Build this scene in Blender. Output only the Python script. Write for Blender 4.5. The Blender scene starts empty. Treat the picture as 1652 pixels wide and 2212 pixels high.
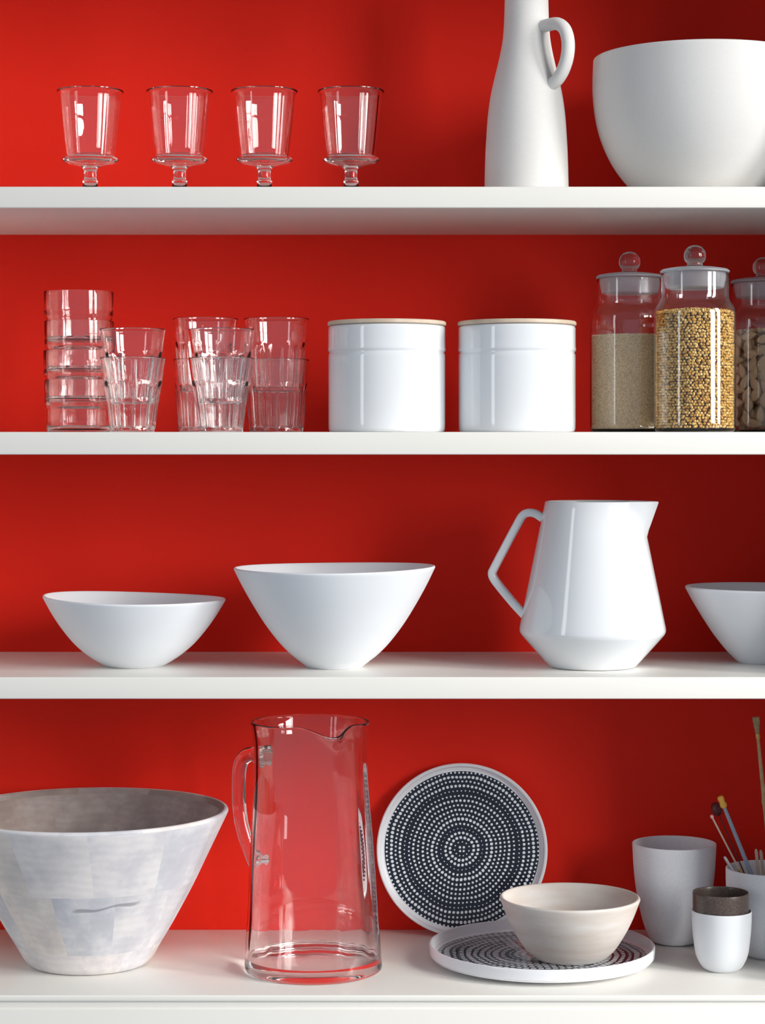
import bpy, math, random
from mathutils import Vector, Matrix
random.seed(7)
C = bpy.context.scene.collection
PI = math.pi; R = math.radians

# ------------------------------------------------------------------ camera, world, lights
F = 4700.0          # focal length in pixels of the 1652 x 2212 frame
ZC = 1.4841         # eye height
D0 = 2.35           # camera to the front plane of the shelves (y = 0)
WALL = 0.2947       # depth of the recess
cam_d = bpy.data.cameras.new('camera'); cam = bpy.data.objects.new('camera', cam_d); C.objects.link(cam)
cam.location = (0, -D0, ZC); cam.rotation_euler = (PI/2, 0, 0)
cam_d.sensor_fit = 'VERTICAL'; cam_d.sensor_height = 36; cam_d.lens = 36*F/2212
cam_d.shift_y = -(1106-970)/2212; cam_d.clip_start = .05
bpy.context.scene.camera = cam
w = bpy.data.worlds.new('world'); bpy.context.scene.world = w; w.use_nodes = True
w.node_tree.nodes['Background'].inputs[0].default_value = (.83, .93, 1.06, 1)
w.node_tree.nodes['Background'].inputs[1].default_value = .35

def area(name, loc, target, sx, sy, watts, col=(1, 1, 1), spread=180):
    l = bpy.data.lights.new(name, 'AREA'); l.shape = 'RECTANGLE'; l.size = sx; l.size_y = sy; l.energy = watts; l.color = col; l.spread = R(spread)
    o = bpy.data.objects.new(name, l); C.objects.link(o); o.location = loc
    o.rotation_euler = (Vector(target)-Vector(loc)).to_track_quat('-Z', 'Y').to_euler()
    return o
# daylight through the tall casements in the room's right-hand wall, a narrower one at the left
area('window_light_wide', (3.6, -3.35, 2.35), (.0, .0, .2), 1.12, 2.6, 50, (1, .975, .93), 92)
area('window_light_narrow', (3.6, -1.65, 2.35), (.0, .0, .2), .64, 2.6, 41, (1, .975, .93), 92)
area('window_light_left', (-2.3, -1.9, 1.85), (0, -1.9, 1.85), .45, 1.9, 11, (.95, .97, 1))

vs = bpy.context.scene.view_settings
vs.view_transform = 'Standard'; vs.look = 'None'; vs.gamma = 1; vs.exposure = 0; vs.use_curve_mapping = False
cy = bpy.context.scene.cycles
cy.max_bounces = 24; cy.transmission_bounces = 24; cy.transparent_max_bounces = 40; cy.glossy_bounces = 8; cy.diffuse_bounces = 5
cy.sample_clamp_indirect = 0.0; cy.blur_glossy = 0.0

# ------------------------------------------------------------------ materials
def mat(name, col, rough=.5, spec=.5, **kw):
    m = bpy.data.materials.new(name); m.use_nodes = True
    b = m.node_tree.nodes['Principled BSDF']
    b.inputs['Base Color'].default_value = (*col, 1); b.inputs['Roughness'].default_value = rough
    b.inputs['Specular IOR Level'].default_value = spec
    for k, v in kw.items(): b.inputs[k.replace('_', ' ')].default_value = v
    return m
class NT:
    """small wrapper for building node graphs"""
    def __init__(s, m): s.t = m.node_tree; s.b = s.t.nodes['Principled BSDF']
    def n(s, typ, **kw):
        x = s.t.nodes.new(typ)
        for k, v in kw.items(): setattr(x, k, v)
        return x
    def l(s, a, b): s.t.links.new(a, b)
    def m(s, op, a, b=None, c=None, clamp=False):
        x = s.n('ShaderNodeMath', operation=op, use_clamp=clamp)
        for i, v in enumerate((a, b, c)):
            if v is None: continue
            if isinstance(v, (int, float)): x.inputs[i].default_value = v
            else: s.l(v, x.inputs[i])
        return x.outputs[0]
    def mix(s, f, a, b, mode='MIX'):
        x = s.n('ShaderNodeMix', data_type='RGBA', blend_type=mode)
        if isinstance(f, (int, float)): x.inputs[0].default_value = f
        else: s.l(f, x.inputs[0])
        for i, v in ((6, a), (7, b)):
            if isinstance(v, tuple): x.inputs[i].default_value = (*v, 1)
            else: s.l(v, x.inputs[i])
        return x.outputs[2]
    def noise(s, scale, detail=3, coord='Object', rough=.5, vec=None):
        x = s.n('ShaderNodeTexNoise'); x.inputs['Scale'].default_value = scale; x.inputs['Detail'].default_value = detail
        x.inputs['Roughness'].default_value = rough
        if vec is None:
            tc = s.n('ShaderNodeTexCoord'); vec = tc.outputs[coord]
        s.l(vec, x.inputs['Vector']); return x.outputs['Fac']
    def ramp(s, f, stops):
        x = s.n('ShaderNodeValToRGB'); e = x.color_ramp.elements
        e[0].position, e[0].color = stops[0][0], (*stops[0][1], 1); e[1].position, e[1].color = stops[-1][0], (*stops[-1][1], 1)
        for p, c in stops[1:-1]:
            k = e.new(p); k.color = (*c, 1)
        s.l(f, x.inputs[0]); return x.outputs[0]
    def bump(s, h, strength, dist):
        x = s.n('ShaderNodeBump'); x.inputs['Strength'].default_value = strength; x.inputs['Distance'].default_value = dist
        s.l(h, x.inputs['Height']); s.l(x.outputs[0], s.b.inputs['Normal'])
def tint(m, scale, a, b, bump=0, detail=4, dist=.0005):
    g = NT(m); f = g.noise(scale, detail)
    g.l(g.ramp(f, [(.35, a), (.65, b)]), g.b.inputs['Base Color'])
    if bump: g.bump(f, bump, dist)
    return m
M = {}
M['red'] = tint(mat('red_paint', (.6, .02, .01), .62, .16), 3, (.70, .0160, .0060), (.72, .0178, .0070))
g = NT(M['red']); g.bump(g.noise(260, 3), .12, .0004)
M['white_paint'] = tint(mat('shelf_white_paint', (.8, .79, .75), .38, .4), 2.5, (.765, .75, .705), (.785, .77, .73))
M['porcelain'] = mat('glazed_white_porcelain', (.73, .755, .79), .10, .5, Coat_Weight=.4, Coat_Roughness=.03)
M['satin'] = mat('satin_white_porcelain', (.72, .745, .785), .42, .4)
M['stoneware'] = tint(mat('matt_stoneware', (.74, .73, .72), .62, .35), 400, (.68, .67, .655), (.70, .69, .675), .05, dist=.0002)
M['matt_grey'] = tint(mat('matt_grey_white_clay', (.7, .7, .74), .7, .3), 500, (.76, .77, .81), (.81, .82, .86), .1, dist=.0002)
M['lid_wood'] = tint(mat('pale_lid_wood', (.55, .42, .3), .55, .3), 60, (.55, .44, .34), (.66, .54, .43))
M['gasket'] = mat('lid_gasket', (.30, .27, .25), .6)
M['dark_cup'] = mat('dark_brown_glaze', (.085, .062, .055), .28, .5)
g = NT(M['dark_cup']); f = g.noise(700, 2); g.l(g.ramp(f, [(.4, (.06, .044, .038)), (.6, (.105, .076, .066))]), g.b.inputs['Base Color'])
def glassmat(name, col=(1, 1, 1), rough=0.0, thin=0):
    # refracting glass blended with thin-walled glass (straight through plus a Schlick reflection)
    m = mat(name, col, rough, .5, Transmission_Weight=1.0, IOR=1.5); g = NT(m)
    out = [n for n in g.t.nodes if n.type == 'OUTPUT_MATERIAL'][0]
    lw = g.n('ShaderNodeLayerWeight'); lw.inputs['Blend'].default_value = .5
    fr = g.m('ADD', g.m('MULTIPLY', g.m('POWER', lw.outputs['Facing'], 4.0), .75), .045)
    tr = g.n('ShaderNodeBsdfTransparent'); tr.inputs[0].default_value = (.985, .985, .985, 1)
    gl = g.n('ShaderNodeBsdfGlossy'); gl.inputs['Roughness'].default_value = .02
    m1 = g.n('ShaderNodeMixShader'); g.l(fr, m1.inputs[0]); g.l(tr.outputs[0], m1.inputs[1]); g.l(gl.outputs[0], m1.inputs[2])
    if thin == 0: return m
    m2 = g.n('ShaderNodeMixShader'); m2.inputs[0].default_value = thin; g.l(g.b.outputs[0], m2.inputs[1]); g.l(m1.outputs[0], m2.inputs[2])
    g.l(m2.outputs[0], out.inputs['Surface']); return m
M['glass'] = glassmat('clear_glass', (1, 1, 1))
M['jug_glass'] = glassmat('jug_glass', (1, 1, 1))
M['frost'] = mat('ground_glass', (.72, .77, .81), .38, .5, Transmission_Weight=.78, IOR=1.45)
def island(name, stops, rough=.5):
    m = mat(name, stops[0][1], rough, .3); g = NT(m); gi = g.n('ShaderNodeNewGeometry')
    g.l(g.ramp(gi.outputs['Random Per Island'], stops), g.b.inputs['Base Color']); return m
M['yellow_grain'] = island('yellow_grain', [(0, (.46, .23, .035)), (.5, (.68, .40, .085)), (1, (.82, .60, .24))], .35)
M['yellow_shaded_core'] = mat('yellow_grain_shaded_core', (.09, .035, .012), .8)  # core coloured near-black: painted shade for the gaps between the grains
M['beige_grain'] = island('beige_grain', [(0, (.46, .33, .18)), (.5, (.92, .74, .48)), (1, (.96, .84, .62))], .6)
M['beige_core'] = mat('beige_grain_core', (.70, .54, .34), .8)
m = mat('almond_skin', (.4, .27, .15), .6, .3); M['almond'] = m; g = NT(m)
oi = g.n('ShaderNodeObjectInfo'); tc = g.n('ShaderNodeTexCoord'); mp = g.n('ShaderNodeMapping'); mp.inputs['Scale'].default_value = (120, 1200, 1200)
g.l(tc.outputs['Object'], mp.inputs[0]); f = g.noise(1, 3, vec=mp.outputs[0])
base = g.ramp(oi.outputs['Random'], [(0, (.66, .46, .27)), (1, (.84, .64, .42))])
g.l(g.mix(g.m('MULTIPLY', f, .55), base, (.40, .24, .13)), g.b.inputs['Base Color']); g.bump(f, .5, .0006)
M['almond_core'] = mat('almond_shadow', (.06, .035, .02), .8)

# whitewashed patchwork wood of the big bowl: blocks laid round the wall (uv: u round, v along the profile)
def patch_wood(name, dark):
    m = mat(name, (.7, .7, .72), .6, .3); g = NT(m)
    uv = g.n('ShaderNodeUVMap'); uv.uv_map = 'UVMap'
    def block_id(su, sv, off, seed):
        mp = g.n('ShaderNodeMapping'); mp.inputs['Scale'].default_value = (su, sv, 1); mp.inputs['Location'].default_value = (seed, seed*.37, 0); g.l(uv.outputs[0], mp.inputs[0])
        sp = g.n('ShaderNodeSeparateXYZ'); g.l(mp.outputs[0], sp.inputs[0])
        row = g.m('FLOOR', sp.outputs[1]); u = g.m('ADD', sp.outputs[0], g.m('MULTIPLY', row, off))
        u = g.m('ADD', u, g.m('MULTIPLY', g.m('FRACT', sp.outputs[1]), .10))
        cb = g.n('ShaderNodeCombineXYZ'); g.l(g.m('FLOOR', u), cb.inputs[0]); g.l(row, cb.inputs[1])
        wn = g.n('ShaderNodeTexWhiteNoise', noise_dimensions='2D'); g.l(cb.outputs[0], wn.inputs['Vector'])
        return wn.outputs['Value']
    bid = block_id(11, 3.3, .43, 2.15)
    mp = g.n('ShaderNodeMapping'); mp.inputs['Scale'].default_value = (16, 5, 1); g.l(uv.outputs[0], mp.inputs[0])
    cbv = g.n('ShaderNodeVectorMath', operation='ADD'); g.l(mp.outputs[0], cbv.inputs[0])
    cc = g.n('ShaderNodeCombineXYZ'); g.l(g.m('MULTIPLY', bid, 37), cc.inputs[0]); g.l(g.m('MULTIPLY', bid, 11), cc.inputs[1]); g.l(cc.outputs[0], cbv.inputs[1])
    wash = g.noise(1.0, 5, rough=.6, vec=cbv.outputs[0])
    wv = g.n('ShaderNodeTexWave', wave_type='RINGS'); wv.inputs['Scale'].default_value = 1.6; wv.inputs['Distortion'].default_value = 6; wv.inputs['Detail'].default_value = 3
    g.l(cbv.outputs[0], wv.inputs['Vector'])
    if not dark: st = [(0, (.54, .55, .60)), (.25, (.70, .66, .67)), (.5, (.68, .60, .54)), (.75, (.76, .71, .69)), (1, (.58, .59, .66))]
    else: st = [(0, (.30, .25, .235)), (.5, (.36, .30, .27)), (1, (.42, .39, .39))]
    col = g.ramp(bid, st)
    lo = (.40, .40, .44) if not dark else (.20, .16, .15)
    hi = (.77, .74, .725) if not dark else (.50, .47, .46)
    col = g.mix(g.m('MULTIPLY', g.m('SUBTRACT', wash, .45, clamp=True), 2.2, clamp=True), col, lo)
    col = g.mix(g.m('MULTIPLY', g.m('SUBTRACT', .52, wash, clamp=True), 3.0, clamp=True), col, hi)
    col = g.mix(g.m('MULTIPLY', wv.outputs['Fac'], .13), col, lo)
    if not dark:   # the long knot crack on the front
        sp = g.n('ShaderNodeSeparateXYZ'); g.l(uv.outputs[0], sp.inputs[0])
        du = g.m('SUBTRACT', sp.outputs[0], CRACK[0]); wob = g.m('MULTIPLY', g.m('SINE', g.m('MULTIPLY', du, 110)), .005)
        dv = g.m('SUBTRACT', g.m('SUBTRACT', sp.outputs[1], CRACK[1]), g.m('ADD', g.m('MULTIPLY', du, .35), wob))
        a = g.m('POWER', g.m('DIVIDE', du, .054), 4.0); thick = g.m('ADD', .006, g.m('MULTIPLY', g.m('POWER', g.m('ABSOLUTE', du), 2.0), 5.5))
        b = g.m('POWER', g.m('DIVIDE', dv, thick), 2.0)
        f = g.m('SUBTRACT', 1.0, g.m('ADD', a, b), clamp=True)
        col = g.mix(g.m('MULTIPLY', g.m('MULTIPLY', f, 1.8, clamp=True), .7), col, (.22, .22, .25))
    g.l(col, g.b.inputs['Base Color']); g.bump(wash, .2, .001); return m
CRACK = (.797, .615)
M['patch'] = patch_wood('whitewashed_patchwork_wood', False)
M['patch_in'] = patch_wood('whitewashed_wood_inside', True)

# washed clay of the small bowl: soft horizontal throwing bands
m = mat('washed_sandy_clay', (.7, .66, .62), .65, .3); M['sandy'] = m; g = NT(m)
tc = g.n('ShaderNodeTexCoord'); mp = g.n('ShaderNodeMapping'); mp.inputs['Scale'].default_value = (12, 12, 70); g.l(tc.outputs['Object'], mp.inputs[0])
f = g.noise(1, 4, vec=mp.outputs[0]); g.l(g.ramp(f, [(.3, (.54, .47, .42)), (.5, (.60, .55, .51)), (.72, (.66, .645, .63))]), g.b.inputs['Base Color']); g.bump(f, .15, .0006)
M['sandy_rim'] = mat('bare_clay_rim', (.62, .52, .43), .7)

# printed rings of dots on the plates (local x, y of the plate)
def dots(name, rings, radius, k, size, dark, light, rough, cells=False):
    m = mat(name, dark, rough, .5); g = NT(m)
    tc = g.n('ShaderNodeTexCoord'); sp = g.n('ShaderNodeSeparateXYZ'); g.l(tc.outputs['Object'], sp.inputs[0])
    x, y = sp.outputs[0], sp.outputs[1]
    rho = g.m('SQRT', g.m('ADD', g.m('MULTIPLY', x, x), g.m('MULTIPLY', y, y)))
    wob = g.m('MULTIPLY', g.m('SUBTRACT', g.noise(28, 2), .5), radius/rings*1.1)
    q = g.m('DIVIDE', g.m('ADD', rho, wob), radius/rings); i = g.m('FLOOR', q); v = g.m('SUBTRACT', g.m('FRACT', q), .5)
    th = g.m('ADD', g.m('DIVIDE', g.m('ARCTAN2', y, x), 2*PI), .5)
    n = g.m('ROUND', g.m('MULTIPLY', g.m('ADD', i, .5), 2*PI*k))
    u = g.m('SUBTRACT', g.m('FRACT', g.m('ADD', g.m('MULTIPLY', th, n), g.m('MULTIPLY', i, .37))), .5)
    wn = g.n('ShaderNodeTexWhiteNoise', noise_dimensions='1D'); g.l(i, wn.inputs['W'])
    rs = g.m('ADD', size-.11, g.m('MULTIPLY', wn.outputs['Value'], .22))
    if not cells:
        d = g.m('SQRT', g.m('ADD', g.m('POWER', g.m('DIVIDE', u, k), 2.0), g.m('POWER', v, 2.0)))
        f = g.m('MULTIPLY', g.m('SUBTRACT', rs, d), 14, clamp=True)
    else:
        d = g.m('MAXIMUM', g.m('ABSOLUTE', g.m('MULTIPLY', u, .93)), g.m('ABSOLUTE', v))
        f = g.m('MULTIPLY', g.m('SUBTRACT', rs, d), 12, clamp=True)
    g.l(g.mix(f, dark, light), g.b.inputs['Base Color']); return m
M['dots'] = dots('black_dot_ring_print', 17, .0945, 1.12, .26, (.012, .016, .03), (.74, .78, .82), .2)
M['cells'] = dots('grey_cell_ring_print', 15, .121, 1.0, .35, (.02, .024, .035), (.55, .57, .60), .12, True)
M['plate'] = mat('plate_white_glaze', (.76, .77, .81), .16, .5)
M['paint_blue'] = mat('blue_grey_lacquer', (.30, .36, .46), .4)
M['cream_wood'] = mat('cream_wood', (.62, .50, .40), .5)
M['yellow_tip'] = mat('yellow_tip', (.75, .42, .06), .6)
M['pink_bead'] = mat('pink_bead', (.75, .42, .40), .4)
M['maroon'] = mat('maroon_ball', (.10, .008, .010), .4)
M['gold'] = mat('brass_ferrule', (.55, .36, .12), .35, .5, Metallic=.8)
M['bamboo'] = tint(mat('bamboo', (.42, .27, .12), .5), 90, (.38, .24, .10), (.50, .34, .17))
M['bristle'] = tint(mat('tan_bristles', (.36, .25, .12), .8), 300, (.26, .18, .09), (.42, .31, .17), .5)
M['steel'] = mat('brushed_steel_tip', (.6, .6, .62), .3, Metallic=.9)

# ------------------------------------------------------------------ mesh helpers
def link(name, me, m, parent=None, angle=38):
    o = bpy.data.objects.new(name, me); C.objects.link(o)
    for mm in (m if isinstance(m, (list, tuple)) else [m]): me.materials.append(mm)
    me.shade_smooth(); me.set_sharp_from_angle(angle=R(angle))
    if parent: o.parent = parent
    return o
def tag(o, label, cat, group=None, kind=None):
    o['label'] = label; o['category'] = cat
    if group: o['group'] = group
    if kind: o['kind'] = kind
    return o
def thing(name, label, cat, loc, group=None, rot=(0, 0, 0)):
    o = bpy.data.objects.new(name, None); C.objects.link(o); o.location = loc; o.rotation_euler = rot; o.empty_display_size = .02
    return tag(o, label, cat, group)
def crom(pts, n=6):
    """Catmull-Rom through 2D or 3D points"""
    P = [Vector(p) for p in pts]; out = []
    for i in range(len(P)-1):
        a = P[i-1] if i else P[0]*2-P[1]; b = P[i]; c = P[i+1]; d = P[i+2] if i+2 < len(P) else P[-1]*2-P[-2]
        for k in range(n):
            t = k/n
            out.append(.5*((2*b)+(c-a)*t+(2*a-5*b+4*c-d)*t*t+(3*b-a-3*c+d)*t**3))
    out.append(P[-1]); return out
def shell(outer, th, floor, lift=.0008):
    """closed profile of a vessel: outer curve from the foot to the rim, wall th, floor thickness; returns (profile, index where the inside starts)"""
    o = [Vector(p) for p in outer]; inner = []
    for i, p in enumerate(o):
        t = (o[min(i+1, len(o)-1)]-o[max(i-1, 0)]).normalized(); nrm = Vector((-t.y, t.x))
        inner.append(p+nrm*th)
    tl = (o[-1]-o[-2]).normalized(); c = (o[-1]+inner[-1])/2; e = (o[-1]-inner[-1])/2
    rim = [c+e*math.cos(a)+tl*(th/2)*math.sin(a) for a in (PI*k/6 for k in range(1, 6))]
    o[0] = o[0]+Vector((0, .0002)); base = [Vector((0, o[0].y+lift)), Vector((o[0].x-.004, o[0].y+lift))]; o[1] = o[1]+Vector((0, .0001))
    inn = [p for p in inner if p.y > floor and p.x > 0]; inn.reverse()
    last = inn[-1]; rr = min(th*1.5, last.x*.5)
    tail = [Vector((last.x-rr*.35, floor+(last.y-floor)*.3)), Vector((last.x-rr, floor)), Vector((0, floor))]
    prof = base+o+rim+inn+tail
    return prof, len(base)+len(o)+2
def lathe(name, prof, m, parent=None, segs=96, fmod=None, inside=None, uv=False, loc=None, angle=38):
    """prof: (r, z) list; fmod(theta, r, z, index) -> (r, z); faces after index 'inside' take the second material"""
    P = [(p[0], p[1]) for p in prof]; verts = []; rows = []
    for i, (r, z) in enumerate(P):
        if r < 1e-7: rows.append([len(verts)]); verts.append((0, 0, z))
        else:
            row = []
            for s in range(segs):
                th = 2*PI*s/segs; rr, zz = (r, z) if fmod is None else fmod(th, r, z, i)
                row.append(len(verts)); verts.append((rr*math.cos(th), rr*math.sin(th), zz))
            rows.append(row)
    faces = []; mi = []; uvs = []
    ln = [0]
    for i in range(1, len(P)): ln.append(ln[-1]+math.dist(P[i], P[i-1]))
    tot = ln[-1] or 1; mx = ln[inside] if inside else tot
    for i in range(len(rows)-1):
        a, b = rows[i], rows[i+1]
        k = 1 if inside is not None and i >= inside else 0
        va, vb = (ln[i]/mx, ln[i+1]/mx) if not k else ((tot-ln[i])/max(tot-mx, 1e-6), (tot-ln[i+1])/max(tot-mx, 1e-6))
        if len(a) == 1 and len(b) == 1: continue
        for s in range(segs):
            s2 = (s+1) % segs; u0, u1 = s/segs, (s+1)/segs
            if len(a) == 1: faces.append((a[0], b[s2], b[s])); uvs += [(u0, va), (u1, vb), (u0, vb)]
            elif len(b) == 1: faces.append((a[s], a[s2], b[0])); uvs += [(u0, va), (u1, va), (u0, vb)]
            else: faces.append((a[s], a[s2], b[s2], b[s])); uvs += [(u0, va), (u1, va), (u1, vb), (u0, vb)]
            mi.append(k)
    me = bpy.data.meshes.new(name); me.from_pydata(verts, [], faces)
    if inside is not None and isinstance(m, (list, tuple)): me.polygons.foreach_set('material_index', mi)
    if uv:
        L = me.uv_layers.new(name='UVMap'); L.data.foreach_set('uv', [c for q in uvs for c in q])
    me.update(); o = link(name, me, m, parent, angle)
    if loc: o.location = loc
    return o
def sweep(name, path, rad, m, parent, bn, segs=20, power=2.0, closed_caps=True):
    """tube along a planar path; rad(t) -> (half size in plane, half size across); bn is the plane's normal"""
    P = [Vector(p) for p in path]; n = len(P); bn = Vector(bn).normalized(); verts = []; faces = []
    for i, p in enumerate(P):
        T = (P[min(i+1, n-1)]-P[max(i-1, 0)]).normalized(); N = bn.cross(T).normalized()
        a, b = rad(i/(n-1))
        for s in range(segs):
            th = 2*PI*s/segs; cc, ss = math.cos(th), math.sin(th)
            x = math.copysign(abs(cc)**(2/power), cc); y = math.copysign(abs(ss)**(2/power), ss)
            verts.append(p+N*a*x+bn*b*y)
    for i in range(n-1):
        for s in range(segs):
            s2 = (s+1) % segs; faces.append((i*segs+s, i*segs+s2, (i+1)*segs+s2, (i+1)*segs+s))
    faces.append(tuple(reversed(range(segs)))); faces.append(tuple(range((n-1)*segs, n*segs)))
    me = bpy.data.meshes.new(name); me.from_pydata([tuple(v) for v in verts], [], faces); me.update()
    import bmesh
    bm = bmesh.new(); bm.from_mesh(me); bmesh.ops.recalc_face_normals(bm, faces=bm.faces); bm.to_mesh(me); bm.free()
    return link(name, me, m, parent, 50)
def box(name, x0, x1, y0, y1, z0, z1, m, parent=None, bevel=0.0):
    import bmesh
    bm = bmesh.new(); bmesh.ops.create_cube(bm, size=1)
    for v in bm.verts: v.co = ((x0+x1)/2+v.co.x*(x1-x0), (y0+y1)/2+v.co.y*(y1-y0), (z0+z1)/2+v.co.z*(z1-z0))
    if bevel: bmesh.ops.bevel(bm, geom=bm.edges[:], offset=bevel, segments=3, affect='EDGES', profile=.5)
    me = bpy.data.meshes.new(name); bm.to_mesh(me); bm.free()
    return link(name, me, m, parent, 35)
def px(p, t): return (p-826)*t/F          # world x of an image column at distance t from the eye
def sc(pts, t): return [(r*t/F, h*t/F) for r, h in pts]   # profile measured in pixels at distance t -> metres

Z1, Z2, Z3, Z4 = 1.7676, 1.5026, 1.2376, 0.9000     # tops of the shelves and the worktop
XL, XR = -.62, .505

# ------------------------------------------------------------------ setting
def structure(o): o['kind'] = 'structure'; return o
structure(box('wall_back', XL-.1, XR+.1, WALL, WALL+.05, .55, 2.35, M['red']))
structure(box('wall_left', XL-.03, XL, -.004, WALL, .55, 2.35, M['white_paint'], bevel=.0015))
structure(box('wall_right', XR, XR+.03, -.004, WALL, .55, 2.35, M['white_paint'], bevel=.0015))
for z, lab, th in ((2.090, 'white painted shelf board just above the frame, over vase and big bowl', .023),
               (Z1, 'white painted shelf board carrying the goblets, tall vase and big bowl', .023),
               (Z2, 'white painted shelf board carrying tumbler stacks, canisters and glass storage jars', .0245),
               (Z3, 'white painted shelf board carrying white bowls and the angular white jug', .0235)):
    t = thing('shelf', lab, 'shelf', (0, 0, z), 'white shelf boards across the red recess')
    box('shelf_board', XL, XR, .004, WALL, -th, 0, M['white_paint'], t)
    box('shelf_edging', XL, XR, 0, .0045, -th, 0, M['white_paint'], t, bevel=.0014)
t = thing('worktop', 'deep white painted worktop under the lowest red bay with moulded front', 'worktop', (0, 0, Z4))
box('worktop_board', XL, XR, -.018, WALL, -.022, 0, M['white_paint'], t, bevel=.001)
box('front_bead', XL, XR, -.0235, -.0165, -.0072, 0, M['white_paint'], t, bevel=.0020)
box('front_rail', XL, XR, -.0205, -.0165, -.0150, -.0060, M['white_paint'], t, bevel=.0008)
box('front_panel', XL, XR, -.0225, -.010, -.20, -.0145, M['white_paint'], t, bevel=.0012)

# ------------------------------------------------------------------ row 1: goblets, vase, big bowl
def copy_tree(o, label, loc, parent=None):
    c = o.copy(); C.objects.link(c)
    if parent: c.parent = parent
    else: c.location = loc; c['label'] = label
    for ch in list(o.children): copy_tree(ch, None, None, c)
    return c
T = 2.45
gob = thing('goblet', 'clear stemmed goblet at the far left end of the goblet row', 'glass', (px(195, T), T-D0, Z1), 'clear goblets on the top shelf')
outer = crom(sc([(52, 88), (55, 110), (59.5, 150), (63.5, 190), (66, 216)], T), 4)+[Vector(p) for p in sc([(67, 221), (69, 225), (72, 227.5)], T)]
s = T/F
prof = [(0, 66*s), (16*s, 66*s), (30*s, 69*s), (50*s, 74*s), (58*s, 77*s), (60.5*s, 80.5*s), (59*s, 84*s), (54*s, 86*s)]+[tuple(p) for p in outer]
prof += [(72*s, 229*s), (70.5*s, 229*s), (67.5*s, 227*s), (64.8*s, 222*s)]+[(p.x-2.4*s, p.y) for p in reversed(outer[:-3])]+[(48*s, 90.5*s), (40*s, 88*s), (0, 86*s)]
def ripple(first, amp):       # faint draw lines on the inside of pressed glass
    return lambda a, r, z, i: (r+amp*(math.sin(8*a+.6)+.7*math.sin(15*a)+.4*math.sin(25*a+1)), z) if i >= first and r > .012 else (r, z)
lathe('bowl', prof, M['glass'], gob, 128, fmod=ripple(8+len(outer)+4, .00013))
lathe('stem', sc([(0, 30), (15.5, 30), (17, 32), (17, 34.5), (15, 37), (13.5, 40), (13.3, 50), (14, 58), (17, 63), (21, 65.6), (0, 65.6)], T), M['glass'], gob, 40)
lathe('foot', sc([(0, 0), (44, 0), (47, 1.5), (46, 4), (34, 8), (22, 15), (16.5, 24), (15, 29.6), (0, 29.6)], T), M['glass'], gob, 56)
for cx, lab in ((388, 'clear stemmed goblet, second from the left in the goblet row'), (571, 'clear stemmed goblet, second from the right in the goblet row'), (758, 'clear stemmed goblet at the right end of the goblet row, nearest the vase')):
    copy_tree(gob, lab, (px(cx, T), T-D0, Z1)).rotation_euler.z = cx

T = 2.47; s = T/F
vase = thing('vase', 'tall matt off-white bottle vase with one small loop handle on its shoulder', 'vase', (px(1137, T), T-D0, Z1))
prof, k = shell(crom(sc([(86, 0), (90.5, 3), (90.5, 30), (89, 90), (87, 130), (83.5, 180), (77, 226), (68, 266), (58.5, 306), (52, 340), (49, 372), (47.5, 410), (47, 450), (49, 490), (52, 505)], T), 5), .004, .008)
lathe('body', prof, M['stoneware'], vase, 96)
az = R(-45); ca, sa = math.cos(az), math.sin(az)
pp = [(40, 366), (60, 368), (88, 367), (108, 352), (117, 325), (115, 295), (104, 268), (88, 249), (68, 238)]
path = [Vector((r*s*ca, r*s*sa, h*s)) for r, h in pp]
sweep('handle', crom(path, 6), lambda t: (13.5*s, 15*s), M['stoneware'], vase, (-sa, ca, 0), 24)

T = 2.48
prof, k = shell(crom(sc([(108, 0), (115, 2), (131, 12), (152, 32), (176, 62), (196, 96), (213, 138), (223, 180), (228, 225), (228.5, 262), (227, 303)], T), 6), .0042, .008)
tag(lathe('bowl', prof, M['stoneware'], None, 128, loc=(px(1509, T), T-D0, Z1)), 'very large deep round off-white bowl right of the tall vase', 'bowl')

# ------------------------------------------------------------------ row 2: tumblers, canisters, jars
T = 2.49; s = T/F
o_ = sc([(63, .4), (67, 2), (69.8, 6), (70.3, 30), (70.5, 48), (71.0, 52), (73.2, 57), (74.0, 63), (75, 112)], T)
prof = [(0, 2*s), (58*s, 2*s)]+o_+[(74.5*s, 113.5*s), (73.5*s, 113.5*s), (73*s, 111*s), (72.3*s, 75*s), (72*s, 68*s), (68.2*s, 62.5*s), (67.6*s, 50*s), (67.2*s, 16*s), (63*s, 11*s), (0, 10*s)]
x0 = px(170, T); tum = None
labs = ['straight-sided clear tumbler at the bottom of the tall four-glass stack', 'straight-sided clear tumbler, second from the bottom of the tall four-glass stack',
        'straight-sided clear tumbler, third from the bottom of the tall four-glass stack', 'straight-sided clear tumbler on top of the tall four-glass stack at far left']
for i, lab in enumerate(labs):
    if i == 0: tum = o = lathe('tumbler', prof, M['glass'], None, 128, fmod=ripple(2+len(o_)+2, .00008))
    else: o = tum.copy(); C.objects.link(o)
    o.location = (x0+(.0006, -.0005, .0004, 0)[i], T-D0, Z2+i*63.6*s); o.rotation_euler.z = i*.7
    tag(o, lab, 'glass', 'straight tumblers stacked at far left')

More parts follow.
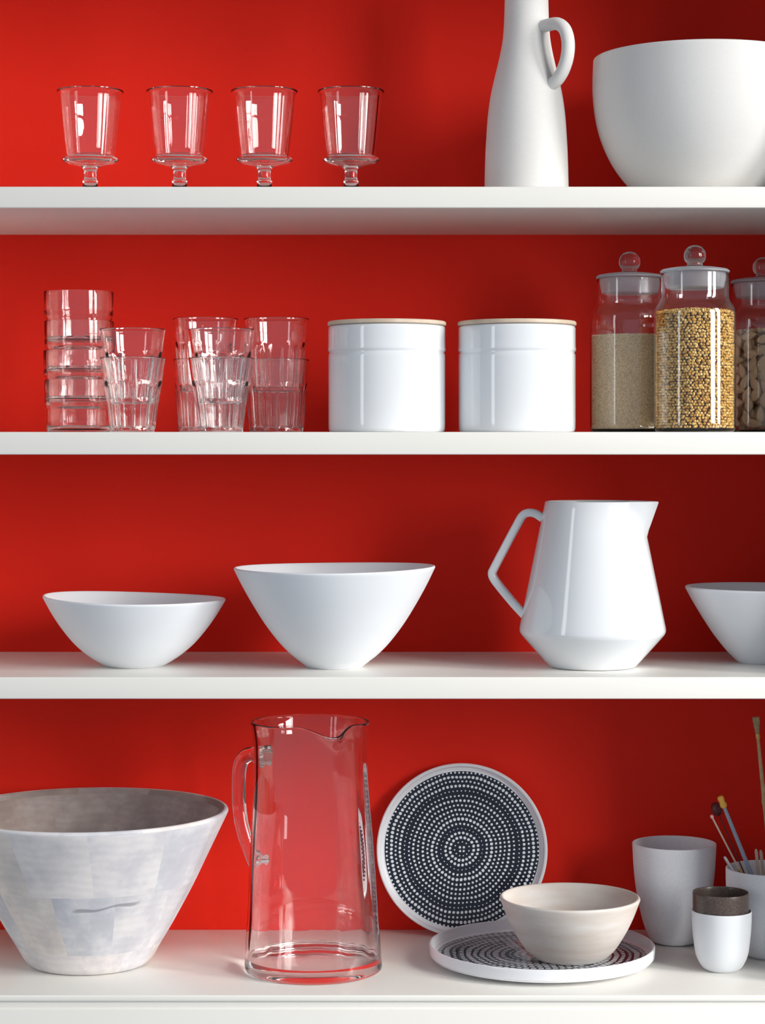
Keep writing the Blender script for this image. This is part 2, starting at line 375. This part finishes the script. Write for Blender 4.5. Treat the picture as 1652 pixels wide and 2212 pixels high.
def fluted(name, T, pts, n, amp, z_lo, z_hi, th, segs, floor):
    s = T/F; P = crom(sc(pts, T), 5); prof, k = shell(P, th*s, floor*s)
    no = 2+len(P)
    lo, hi = z_lo*s, z_hi*s
    def fm(theta, r, z, i):
        if i >= no or i < 2: return r, z
        ph = ((theta*n/(2*PI)) % 1)*2-1                       # -1..1 across one facet
        top = hi-(abs(ph)**2)*14*s
        S = max(0, min(1, (top-z)/(7*s)))*max(0, min(1, (z-lo)/(4*s)))
        poly = math.cos(PI/n)/math.cos(ph*PI/n)
        ridge = max(0, 1-abs(abs(ph)-1)/.14)
        return r*(1-S*(1-poly)*amp)+S*ridge*1.3*s, z
    return lathe(name, prof, M['glass'], None, segs, fmod=fm, angle=30)
T = 2.42; s = T/F
fa = fluted('fluted_tumbler', T, [(43, 0), (47, 2), (49.5, 20), (54, 55), (59, 85), (63.5, 104), (65, 114), (67, 130), (69.5, 148), (71.5, 159)], 9, .95, 6, 112, 3.4, 108, 11)
fa.location = (px(286, T), T-D0, Z2); tag(fa, 'fluted clear tumbler, lower glass of the front pair left of centre', 'glass', 'fluted tumblers stacked in pairs')
for cx, i, lab in ((286, 1, 'fluted clear tumbler, upper glass of the front pair beside the four-glass stack'),
                   (478, 0, 'fluted clear tumbler, lower glass of the front pair nearest the canisters'),
                   (478, 1, 'fluted clear tumbler, upper glass of the front pair nearest the canisters')):
    o = fa.copy(); C.objects.link(o); o.location = (px(cx, T), T-D0, Z2+i*62*s); o.rotation_euler.z = .3*i+cx; tag(o, lab, 'glass', 'fluted tumblers stacked in pairs')
T = 2.50; s = T/F
fb = fluted('fluted_tumbler', T, [(52, 0), (57, 2), (58, 20), (60.5, 50), (63, 80), (65.5, 100), (66.5, 112), (67.5, 125), (69, 142), (70.5, 157)], 12, 1.1, 6, 108, 3.2, 120, 10)
fb.location = (px(444, T), T-D0, Z2); tag(fb, 'wider fluted clear tumbler, lower glass of the rear pair behind the front pair', 'glass', 'wide fluted tumblers in the rear pairs')
for cx, i, lab in ((444, 1, 'wider fluted clear tumbler, upper glass of the rear pair half hidden by a front pair'),
                   (597, 0, 'wider fluted clear tumbler, lower glass of the rear pair left of the canister'),
                   (597, 1, 'wider fluted clear tumbler, upper glass of the rear pair left of the canister')):
    o = fb.copy(); C.objects.link(o); o.location = (px(cx, T), T-D0, Z2+i*88*s); o.rotation_euler.z = .2*i+cx; tag(o, lab, 'glass', 'wide fluted tumblers in the rear pairs')

T = 2.46
can = thing('canister', 'round white glazed canister with thin wooden lid beside the tumblers', 'canister', (px(835.5, T), T-D0, Z2), 'white canisters with wooden lids')
P = [Vector(p) for p in sc([(116, 0), (121, 1), (124.5, 4), (126, 9), (126.3, 20), (126.3, 60), (126.3, 120), (126.3, 160), (126.2, 168), (124.6, 170), (124.6, 173), (127, 176), (127.6, 179), (126.6, 184), (126.4, 200), (126.4, 222), (126, 226)], T)]
prof, k = shell(P, .0035, .006)
lathe('jar_body', prof, M['porcelain'], can, 112, angle=50)
lathe('gasket', sc([(0, 226), (122.5, 226), (123, 227), (123, 230.5), (0, 230.5)], T), M['gasket'], can, 96)
lathe('lid', sc([(0, 230.5), (126, 230.5), (127.8, 232), (128, 234.5), (127.4, 238), (125.5, 239.5), (0, 239.5)], T), M['lid_wood'], can, 112)
copy_tree(can, 'round white glazed canister with thin wooden lid beside the glass jars', (px(1116.5, T), T-D0, Z2)).rotation_euler.z = 1.1

T = 2.42; s = T/F      # the jar is measured on the front one
def make_jar(label, cx, t):
    j = thing('storage_jar', label, 'jar', (px(cx, t), t-D0, Z2), 'glass storage jars with ball stoppers')
    return j
jar = make_jar('front glass storage jar of round yellow grains with ball-topped stopper', 1500.5, T)
P = crom(sc([(74, 0), (82, 1.5), (86.5, 6), (88.3, 14)], T), 3)[:-1]+[Vector(p) for p in sc([(88.3, 20), (88.3, 120), (88.3, 246)], T)]
P += crom(sc([(88.3, 252), (86.5, 263), (82, 273), (76.5, 281), (73.5, 287), (72.6, 292)], T), 3)[1:]+[Vector(p) for p in sc([(72.6, 300), (72.6, 330), (73, 342)], T)]
prof, k = shell(P, 2.6*s, 8*s)
lathe('jar_body', prof, M['glass'], jar, 96)
lid = lathe('stopper', sc([(0, 311), (60, 311), (62, 312.5), (66, 330), (67.5, 344.2), (73, 344.6), (74.6, 346), (74.6, 348.5), (70, 352), (50, 355.5), (28, 357.5), (0, 358)], T), M['frost'], jar, 80)
lathe('knob', sc([(0, 358.2), (20, 358.4), (18, 360), (16.6, 363), (17, 366), (20, 368), (23, 373), (24.2, 381), (23, 389), (19, 396.5), (13, 401.5), (6, 404), (0, 404.5)], T), M['glass'], lid, 48)
jl = copy_tree(jar, 'rear glass storage jar of fine beige grain, left of the yellow grains', (px(1359.5, 2.50), 2.50-D0, Z2))
jr = copy_tree(jar, 'glass storage jar of almonds cut off by the right edge', (px(1648, 2.572), 2.572-D0, Z2))

ICO = None
def ico_data():
    import bmesh
    bm = bmesh.new(); bmesh.ops.create_icosphere(bm, subdivisions=1, radius=1); v = [tuple(x.co) for x in bm.verts]; f = [[y.index for y in x.verts] for x in bm.faces]; bm.free(); return v, f
ICOV, ICOF = ico_data()
OCTV = [(1, 0, 0), (-1, 0, 0), (0, 1, 0), (0, -1, 0), (0, 0, 1), (0, 0, -1)]
OCTF = [(0, 2, 4), (2, 1, 4), (1, 3, 4), (3, 0, 4), (2, 0, 5), (1, 2, 5), (3, 1, 5), (0, 3, 5)]
def heap(name, rad, z0, z1, size, aspect, m, core, V, Fc, dome, jit):
    """a heap of loose grains inside a jar: a packed outer skin, a domed top, and the core behind them, one stuff object"""
    verts = []; faces = []; mats = []
    def put(p, sz):
        e = Matrix.Rotation(random.uniform(0, PI*2), 3, Vector((random.gauss(0, 1), random.gauss(0, 1), random.gauss(0, 1))).normalized())
        b = len(verts)
        for v in V: verts.append(tuple(Vector(p)+e @ Vector((v[0]*sz*aspect, v[1]*sz, v[2]*sz*.9))))
        for f in Fc: faces.append([b+i for i in f]); mats.append(0)
    dz = size*1.62; k = 0; z = z0+size
    while z < z1:
        n = int(2*PI*(rad-size)/(size*1.85))
        for i in range(n):
            th = 2*PI*(i+.5*(k % 2)+random.uniform(-.3, .3))/n; r = rad-size*random.uniform(1.0, 1.0+jit)
            put((r*math.cos(th), r*math.sin(th), z+random.uniform(-.35, .35)*size), size*random.uniform(.85, 1.08))
        z += dz; k += 1
    r = rad-size*1.2
    while r > 0:
        n = max(1, int(2*PI*r/(size*1.9)))
        for i in range(n):
            th = 2*PI*(i+random.uniform(-.3, .3))/n
            put((r*math.cos(th), r*math.sin(th), z1+dome*(1-(r/rad)**2)+random.uniform(-.6, .6)*size), size*random.uniform(.85, 1.08))
        r -= size*1.7
    # core
    rc = rad-size*1.9; n = 40; b = len(verts)
    for zz in (z0, z1-size*.4): 
        for i in range(n): verts.append((rc*math.cos(2*PI*i/n), rc*math.sin(2*PI*i/n), zz))
    verts.append((0, 0, z0)); verts.append((0, 0, z1+dome-size*.6))
    for i in range(n):
        j = (i+1) % n
        faces += [[b+i, b+j, b+n+j, b+n+i], [b+j, b+i, b+2*n], [b+n+i, b+n+j, b+2*n+1]]; mats += [1, 1, 1]
    me = bpy.data.meshes.new(name); me.from_pydata(verts, [], faces); me.polygons.foreach_set('material_index', mats); me.update()
    o = link(name, me, [m, core], None, 60); return o
ri = (88.3-2.6)*s-.0004; zf = 8*s+.0002
o = heap('yellow_grains', ri, zf, 257*s, .00185, 1.12, M['yellow_grain'], M['yellow_shaded_core'], ICOV, ICOF, .004, .5)
o.location = (px(1500.5, T), T-D0, Z2); tag(o, 'round yellow grains filling the front storage jar', 'grain', kind='stuff')
o = heap('fine_grain', ri, zf, 209*2.5/F, .00088, 1.1, M['beige_grain'], M['beige_core'], OCTV, OCTF, .001, .5)
o.location = (px(1359.5, 2.5), 2.5-D0, Z2); tag(o, 'fine beige grain filling most of the left storage jar', 'grain', kind='stuff')
# almonds: each one an object of its own where the jar shows them
def almond_mesh():
    n = 12; m_ = 9; V = [(-.0105, 0, 0)]; Fc = []
    for i in range(1, m_):
        t = i/m_; x = -.0105+.021*t; r = math.sin(PI*t**.8)**.95
        for j in range(n):
            a = 2*PI*j/n; V.append((x, .0053*r*math.cos(a), .0036*r*math.sin(a)))
    V.append((.0105, 0, 0)); e = len(V)-1
    for j in range(n): Fc.append((0, 1+(j+1) % n, 1+j)); Fc.append((e, e-n+j, e-n+(j+1) % n))
    for i in range(m_-2):
        for j in range(n):
            a = 1+i*n+j; b = 1+i*n+(j+1) % n; Fc.append((a, b, b+n, a+n))
    me = bpy.data.meshes.new('almond'); me.from_pydata(V, [], Fc); me.update(); return me
am = almond_mesh(); am.materials.append(M['almond']); am.shade_smooth()
jx, jy = px(1648, 2.572), 2.572-D0
random.seed(11); placed = []; zt = 215*2.572/F
def rot_on_shell(th, spin, tilt):
    N = Vector((math.cos(th), math.sin(th), 0)); U = Vector((-math.sin(th), math.cos(th), 0)); W = Vector((0, 0, 1))
    X = U*math.cos(spin)+W*math.sin(spin); Y = N.cross(X); m3 = Matrix((X, Y, N)).transposed()
    return m3 @ Matrix.Rotation(tilt, 3, 'X')
def try_place(th, z, layer, mind):
    rr = ri-.0044-layer*.0060
    p = Vector((rr*math.cos(th), rr*math.sin(th), z))
    if any((p-q).length < mind for q in placed): return None
    placed.append(p); return p
front = []
for k in range(9000):
    th = random.uniform(-PI*1.02, .02*PI); z = random.uniform(zf+.0065, zt-.004)
    p = try_place(th, z, 0, .0108)
    if p: front.append((p, th))
for k in range(900):
    th = random.uniform(-PI, PI); rr = random.uniform(0, ri-.012)
    p = Vector((rr*math.cos(th), rr*math.sin(th), zt+.003*(1-rr/ri)+.001))
    if any((p-q).length < .0118 for q in placed): continue
    placed.append(p); front.append((p, None))
first = True
for p, th in front:
    if th is None: m3 = Matrix.Rotation(random.uniform(0, PI), 3, 'Z') @ Matrix.Rotation(random.uniform(-.3, .3), 3, 'Y')
    else:
        sp = random.choice([random.uniform(-.5, .5), random.uniform(.8, 2.3), random.uniform(0, PI)])
        if p.z < zf+.0105 or p.z > zt-.006: sp = random.uniform(-.25, .25)
        m3 = rot_on_shell(th, sp, random.uniform(-.22, .22))
    o = bpy.data.objects.new('almond', am); C.objects.link(o)
    o.matrix_world = Matrix.Translation(Vector((jx, jy, Z2))+p) @ m3.to_4x4()
    f = (p.z-zf)/(zt-zf); how = '' if th is None else ('level ' if abs(math.sin(sp)) < .42 else 'upright ' if abs(math.sin(sp)) > .9 else 'slanting ')
    where = 'lying flat on top of the almond heap' if th is None else 'against the glass near the top of the heap' if f > .72 else 'against the glass above the middle of the heap' if f > .45 else 'against the glass below the middle of the heap' if f > .2 else 'at the very bottom of the heap'
    if f <= .2 and th is not None: how = 'level '
    tag(o, how+'brown almond '+where+' in the right-hand jar', 'almond', 'almonds in the right-hand jar')
# almonds deeper in the jar that only show as dark filling between the outer ones
verts = []; faces = []
src_v = [v.co.copy() for v in am.vertices]; src_f = [tuple(f.vertices) for f in am.polygons]
for k in range(260):
    th = random.uniform(-PI, PI); rr = math.sqrt(random.uniform(.1, 1))*(ri-.0125); z = random.uniform(zf+.006, zt-.005)
    if th > 0: rr = min(rr*1.15, ri-.0075)
    m3 = rot_on_shell(th, random.uniform(0, PI), random.uniform(-.3, .3)); b = len(verts)
    verts += [tuple(Vector((rr*math.cos(th), rr*math.sin(th), z))+m3 @ v) for v in src_v]; faces += [[b+i for i in f] for f in src_f]
me = bpy.data.meshes.new('almond_filling'); me.from_pydata(verts, [], faces); me.update()
o = link('almond_filling', me, M['almond'], None, 60); o.location = (jx, jy, Z2)
tag(o, 'almonds packed deep inside the jar behind its outer layer', 'almonds', kind='stuff')

# ------------------------------------------------------------------ row 3: bowls and jug
def white_bowl(cx, T, pts, lab, th=.0032, wave=None, mname='satin'):
    prof, k = shell(crom(sc(pts, T), 6), th, .006)
    H = pts[-1][1]*T/F
    def fm(a, r, z, i):
        if wave is None: return r, z
        f = (max(0, z)/H)**2; return r, z+wave(a)*f
    o = lathe('bowl', prof, M[mname], None, 128, fmod=fm, loc=(px(cx, T), T-D0, Z3)); return tag(o, lab, 'bowl', 'white bowls on the third shelf')
white_bowl(290.5, 2.472, [(57, 0), (62, 1), (82, 12), (104, 27), (130, 50), (156, 81), (178, 113), (196, 144)], 'low wide white bowl at the left end of its shelf', wave=lambda a: -.0024*math.cos(a)+.0010*math.cos(2*a+.5))
white_bowl(722.5, 2.459, [(54, 0), (59, 1), (76, 14), (96, 30), (121, 56), (150, 94), (177, 137), (199, 176), (217, 212)], 'tall wide white bowl between the low bowl and the angular jug', wave=lambda a: .0010*math.cos(a)+.0008*math.cos(2*a))
white_bowl(1641, 2.51, [(40, 0), (45, 1), (58, 12), (77, 32), (101, 63), (124, 98), (144, 131), (160, 160)], 'smaller white bowl right of the angular jug, cut off by the frame', wave=lambda a: -.0006*math.cos(a))

T = 2.462; s = T/F
wj = thing('jug', 'white glazed angular jug with pointed spout and bent strap handle', 'jug', (px(1279.5, T), T-D0, Z3), rot=(0, 0, R(-13)))
P = [Vector(p) for p in sc([(86, 0), (91, 1), (95, 4), (108, 18), (124, 36), (140, 54), (151.5, 67)], T)]
P += crom(sc([(151.5, 67), (155.5, 72.5), (157.6, 79), (157, 87)], T), 4)[1:]
for k in range(1, 19): h = 87+(356-87)*k/18; P.append(Vector(((157+(102.5-157)*k/18)*s, h*s)))
prof, kin = shell(P, .0032, .007)
def spout(a, r, z, i):
    h = z/s; q = max(0, min(1, (h-284)/(356-284)))
    d = abs((a+PI) % (2*PI)-PI); wd = R(44)*q+1e-4
    if d < wd: 
        x = d/wd; r += 40*s*q*(1-x)**1.05
    return r, z
lathe('body', prof, M['porcelain'], wj, 180, fmod=spout, angle=32)
hp = [(-108, 320), (-124, 330), (-140, 332), (-153, 325), (-166, 303), (-194, 251), (-215, 211), (-219.5, 200), (-216, 188), (-200, 167), (-170, 132), (-146, 107)]
path = crom([Vector((x*s, 0, h*s)) for x, h in hp], 5)
sweep('handle', path, lambda t: (9.3*s, 14*s), M['porcelain'], wj, (0, 1, 0), 28, power=3.2)

# ------------------------------------------------------------------ row 4
T = 2.478
P = crom(sc([(112, 0), (122, 0.5), (131, 5), (142, 19), (156, 44), (184, 91), (226, 169), (263, 246), (300, 323)], T), 6)
prof, k = shell(P, .0062, .014)
o = lathe('bowl', prof, [M['patch'], M['patch_in']], None, 128, inside=k+2, uv=True, loc=(px(192, T), T-D0, Z4), angle=50)
tag(o, 'big flared whitewashed wooden patchwork bowl at the left of the worktop', 'bowl')

T = 2.444; s = T/F
gj = thing('glass_jug', 'tall clear glass water jug with looped glass handle and pinched lip', 'jug', (px(677, T), T-D0, Z4))
P = crom(sc([(140, 0), (146.5, 2.5), (148.5, 10), (147.5, 30), (145, 70), (140.5, 125), (135.5, 225), (130.5, 300), (127, 345), (124, 400), (122.5, 450), (122.5, 485), (124.5, 510), (128, 533)], T), 6)
prof, nin = shell(P, 5.0*s, 29*s)
def lip(a, r, z, i):
    h = z/s; d = (a-R(-70)+PI) % (2*PI)-PI
    q = max(0, min(1, (h-440)/93))**2.2
    gsn = math.exp(-(d/R(14))**2); side = math.exp(-((abs(d)-R(31))/R(10))**2)
    xo = -7*s*h/533                                  # the mouth leans slightly to the left
    if i >= nin and h > 34: r += min(1, (h-34)/40)*s*(.28*math.sin(9*a+1)+.22*math.sin(16*a+.4)+.14*math.sin(27*a))
    r2 = r+(27*gsn-3*side)*s*q
    return r2, z-(17*gsn-2.0*side)*s*q
jb = lathe('body', prof, M['jug_glass'], gj, 180, fmod=lip)
for v in jb.data.vertices: v.co.x -= 7*s*(v.co.z/s/533)
az = R(150); ca, sa = math.cos(az), math.sin(az); k_ = 1/abs(ca)
hp = [(564, 1643), (545, 1640), (530, 1643), (517, 1656), (511, 1678), (509.5, 1708), (510, 1745), (514, 1785), (524, 1824), (538, 1858), (553, 1880)]
path = [Vector(((677-x)*k_*s*ca, (677-x)*k_*s*sa, (2093.4-y)*s)) for x, y in hp]
sweep('handle', crom(path, 6), lambda t: ((16+9*max(0, 1-t/.12)+5*max(0, (t-.88)/.12))*s, (14+12*max(0, 1-t/.12)+7*max(0, (t-.88)/.12))*s), M['jug_glass'], gj, (-sa, ca, 0), 28)

def plate(Rm, Rb, h, floor, rim_w, mp, label, name='plate'):
    root = thing(name, label, 'plate', (0, 0, 0))
    pr = [(0, .0008), (Rb*.78, .0008), (Rb*.80, 0), (Rb*.9, 0), (Rb, .0012), (Rm-.0032, .0058), (Rm-.0008, .0088), (Rm, h-.002), (Rm-.0004, h-.0006), (Rm-.0016, h), (Rm-rim_w+.0006, h-.0006), (Rm-rim_w, h-.002), (Rm-rim_w-.001, floor+.0022), (Rm-rim_w-.004, floor+.0003), (0, floor)]
    lathe('dish', pr, M['plate'], root, 128, angle=30)
    lathe('printed_centre', [(0, floor+.0001), (mp[1], floor+.0001), (mp[1]+.0001, floor+.0004), (0, floor+.0004)], M[mp[0]], root, 128)
    return root
o = plate(.1030, .094, .0125, .0045, .0042, ('dots', .0932), 'white-rimmed plate printed with rings of dots, standing against the red wall')
th = R(82); o.rotation_euler = (th, 0, 0)
o.location = (px(998.5, 2.61), WALL-.0006-.094*math.cos(th)-.0008, Z4+.1030*math.sin(th)-.0125*math.cos(th)+.0002)
o = plate(.1285, .108, .0205, .0075, .0036, ('cells', .1195), 'large low-rimmed plate with grey ring print lying under the clay bowl')
o.location = (px(1170, 2.482), .132, Z4)

T = 2.465
prof, k = shell(crom(sc([(70, 0), (76, 1), (86, 9), (100, 24), (119, 54), (136, 88), (151, 127)], T), 6), .0044, .007)
tag(lathe('bowl', prof, M['sandy'], None, 112, loc=(px(1230.5, T), T-D0, Z4+.0081)), 'sandy washed clay bowl sitting on the large ring-print plate', 'bowl')

T = 2.576
prof, k = shell(crom(sc([(34, 0), (40, 1), (53, 9), (66.5, 42), (79, 95), (86.5, 150), (90.3, 213)], T), 6), .0026, .006)
tag(lathe('cup', prof, M['matt_grey'], None, 96, loc=(px(1456, T), T-D0, Z4)), 'tall empty grey-white tumbler cup behind the clay bowl', 'cup', 'matt cups at the right of the worktop')
T = 2.441
prof, k = shell(crom(sc([(28, 0), (34, 1), (45, 10), (56, 34), (61.5, 72), (64, 105), (64.4, 128)], T), 6), 2.2*T/F, .004)
tag(lathe('cup', prof, M['satin'], None, 96, loc=(px(1558.5, T), T-D0, Z4)), 'small white cup in front with the dark cup nested in it', 'cup', 'matt cups at the right of the worktop')
prof, k = shell(crom(sc([(26, 0), (32, 1), (42, 10), (52, 34), (57.5, 70), (59.8, 105), (60.6, 149)], T), 6), 3*T/F, .004)
tag(lathe('cup', prof, M['dark_cup'], None, 96, loc=(px(1556.5, T), T-D0, Z4+18*T/F)), 'dark brown glazed cup nested inside the small white cup', 'cup', 'matt cups at the right of the worktop')
T = 2.507
prof, k = shell(crom(sc([(36, 0), (44, 1), (60, 14), (76, 44), (86, 92), (91, 145), (92, 188)], T), 6), .0028, .006)
tag(lathe('cup', prof, M['matt_grey'], None, 96, loc=(px(1660, T), T-D0, Z4)), 'grey-white cup at the right edge holding brushes and sticks', 'cup', 'matt cups at the right of the worktop')

# brushes and sticks standing in the right-hand cup: from a point on the cup's floor to the tip
cupx, cupy = px(1660, T), T-D0
def at(x, y, t): return Vector((px(x, t), t-D0, ZC-(y-970)*t/F))
def stick(name, label, cat, tip, tip_t, foot, parts):
    a = Vector((cupx+foot[0], cupy+foot[1], Z4+.0085)); b = at(*tip, tip_t); L = (b-a).length
    o = thing(name, label, cat, a, 'brushes and sticks in the right-hand cup'); o.rotation_euler = (b-a).to_track_quat('Z', 'Y').to_euler()
    for pn, prof, m in parts: lathe(pn, [(r, (z if z >= 0 else L+z)) for r, z in prof], m, o, 20)
    return o
mm = .001
stick('paintbrush', 'blue-grey handled brush with a yellow tip leaning left out of the cup', 'brush', (1554, 1719), 2.500, (.0145, 0), [
    ('handle', [(0, 0), (1.8*mm, 0), (2.2*mm, .03), (2.6*mm, .08), (2.2*mm, -.024), (1.9*mm, -.0145), (0, -.0145)], M['paint_blue']),
    ('tip', [(0, -.0146), (3.0*mm, -.0146), (4.2*mm, -.012), (3.5*mm, -.009), (3.2*mm, -.007), (4.0*mm, -.004), (3.2*mm, -.001), (0, -.00001)], M['yellow_tip'])])
stick('thin_stick', 'thin cream stick with a pink bead on its end leaning left', 'stick', (1535, 1760), 2.500, (.013, -.006), [
    ('shaft', [(0, 0), (.9*mm, 0), (1.1*mm, .07), (1.0*mm, -.0045), (0, -.0045)], M['cream_wood']),
    ('sleeve', [(1.0*mm, .086), (2.0*mm, .088), (2.2*mm, .097), (1.9*mm, .104), (1.0*mm, .106)], M['gold']),
    ('bead', [(0, -.0052), (1.3*mm, -.0048), (2.1*mm, -.0030), (1.6*mm, -.0008), (0, -.00001)], M['pink_bead'])])
stick('ball_topped_stick', 'thin stick with a dark maroon ball behind the yellow-tipped brush', 'stick', (1541, 1733), 2.535, (.010, .007), [
    ('shaft', [(0, 0), (.8*mm, 0), (.8*mm, -.0150), (0, -.0150)], M['maroon']),
    ('ball', [(0, -.0168), (3.4*mm, -.0158), (5.4*mm, -.0132), (6.2*mm, -.0100), (6.2*mm, -.0078), (5.4*mm, -.0042), (3.4*mm, -.0014), (0, -.00001)], M['maroon'])])
stick('short_rod', 'short pale metal rod resting on the left rim of the brush cup', 'rod', (1564, 1850), 2.497, (.014, -.010), [
    ('shaft', [(0, 0), (1.7*mm, 0), (1.9*mm, .02), (1.8*mm, -.002), (1.2*mm, -.00001), (0, -.00001)], M['steel'])])
stick('wooden_stick', 'pinkish wooden stick upright in the cup, left of its twin', 'stick', (1632.5, 1834), 2.515, (-.002, .010), [
    ('shaft', [(0, 0), (2.0*mm, 0), (2.0*mm, .02), (1.9*mm, -.003), (1.0*mm, -.00001), (0, -.00001)], M['cream_wood'])])
stick('wooden_stick', 'pinkish wooden stick upright in the cup, right of its twin', 'stick', (1642.5, 1836), 2.525, (.006, .013), [
    ('shaft', [(0, 0), (2.0*mm, 0), (2.0*mm, .02), (1.9*mm, -.003), (1.0*mm, -.00001), (0, -.00001)], M['cream_wood'])])
stick('tall_brush', 'very tall bamboo brush with tan bristles at the right edge', 'brush', (1632, 1548), 2.505, (.012, 0), [
    ('handle', [(0, 0), (2.4*mm, 0), (2.6*mm, .12), (2.5*mm, .165), (3.3*mm, .170), (2.5*mm, .176), (2.0*mm, -.045), (1.9*mm, -.026), (0, -.026)], M['bamboo']),
    ('ferrule', [(0, -.0262), (2.0*mm, -.0262), (2.7*mm, -.024), (2.6*mm, -.021), (2.2*mm, -.0195), (0, -.0195)], M['gold']),
    ('bristles', [(0, -.0193), (2.3*mm, -.0193), (3.2*mm, -.012), (4.1*mm, -.004), (4.2*mm, -.0008), (0, -.00001)], M['bristle'])])
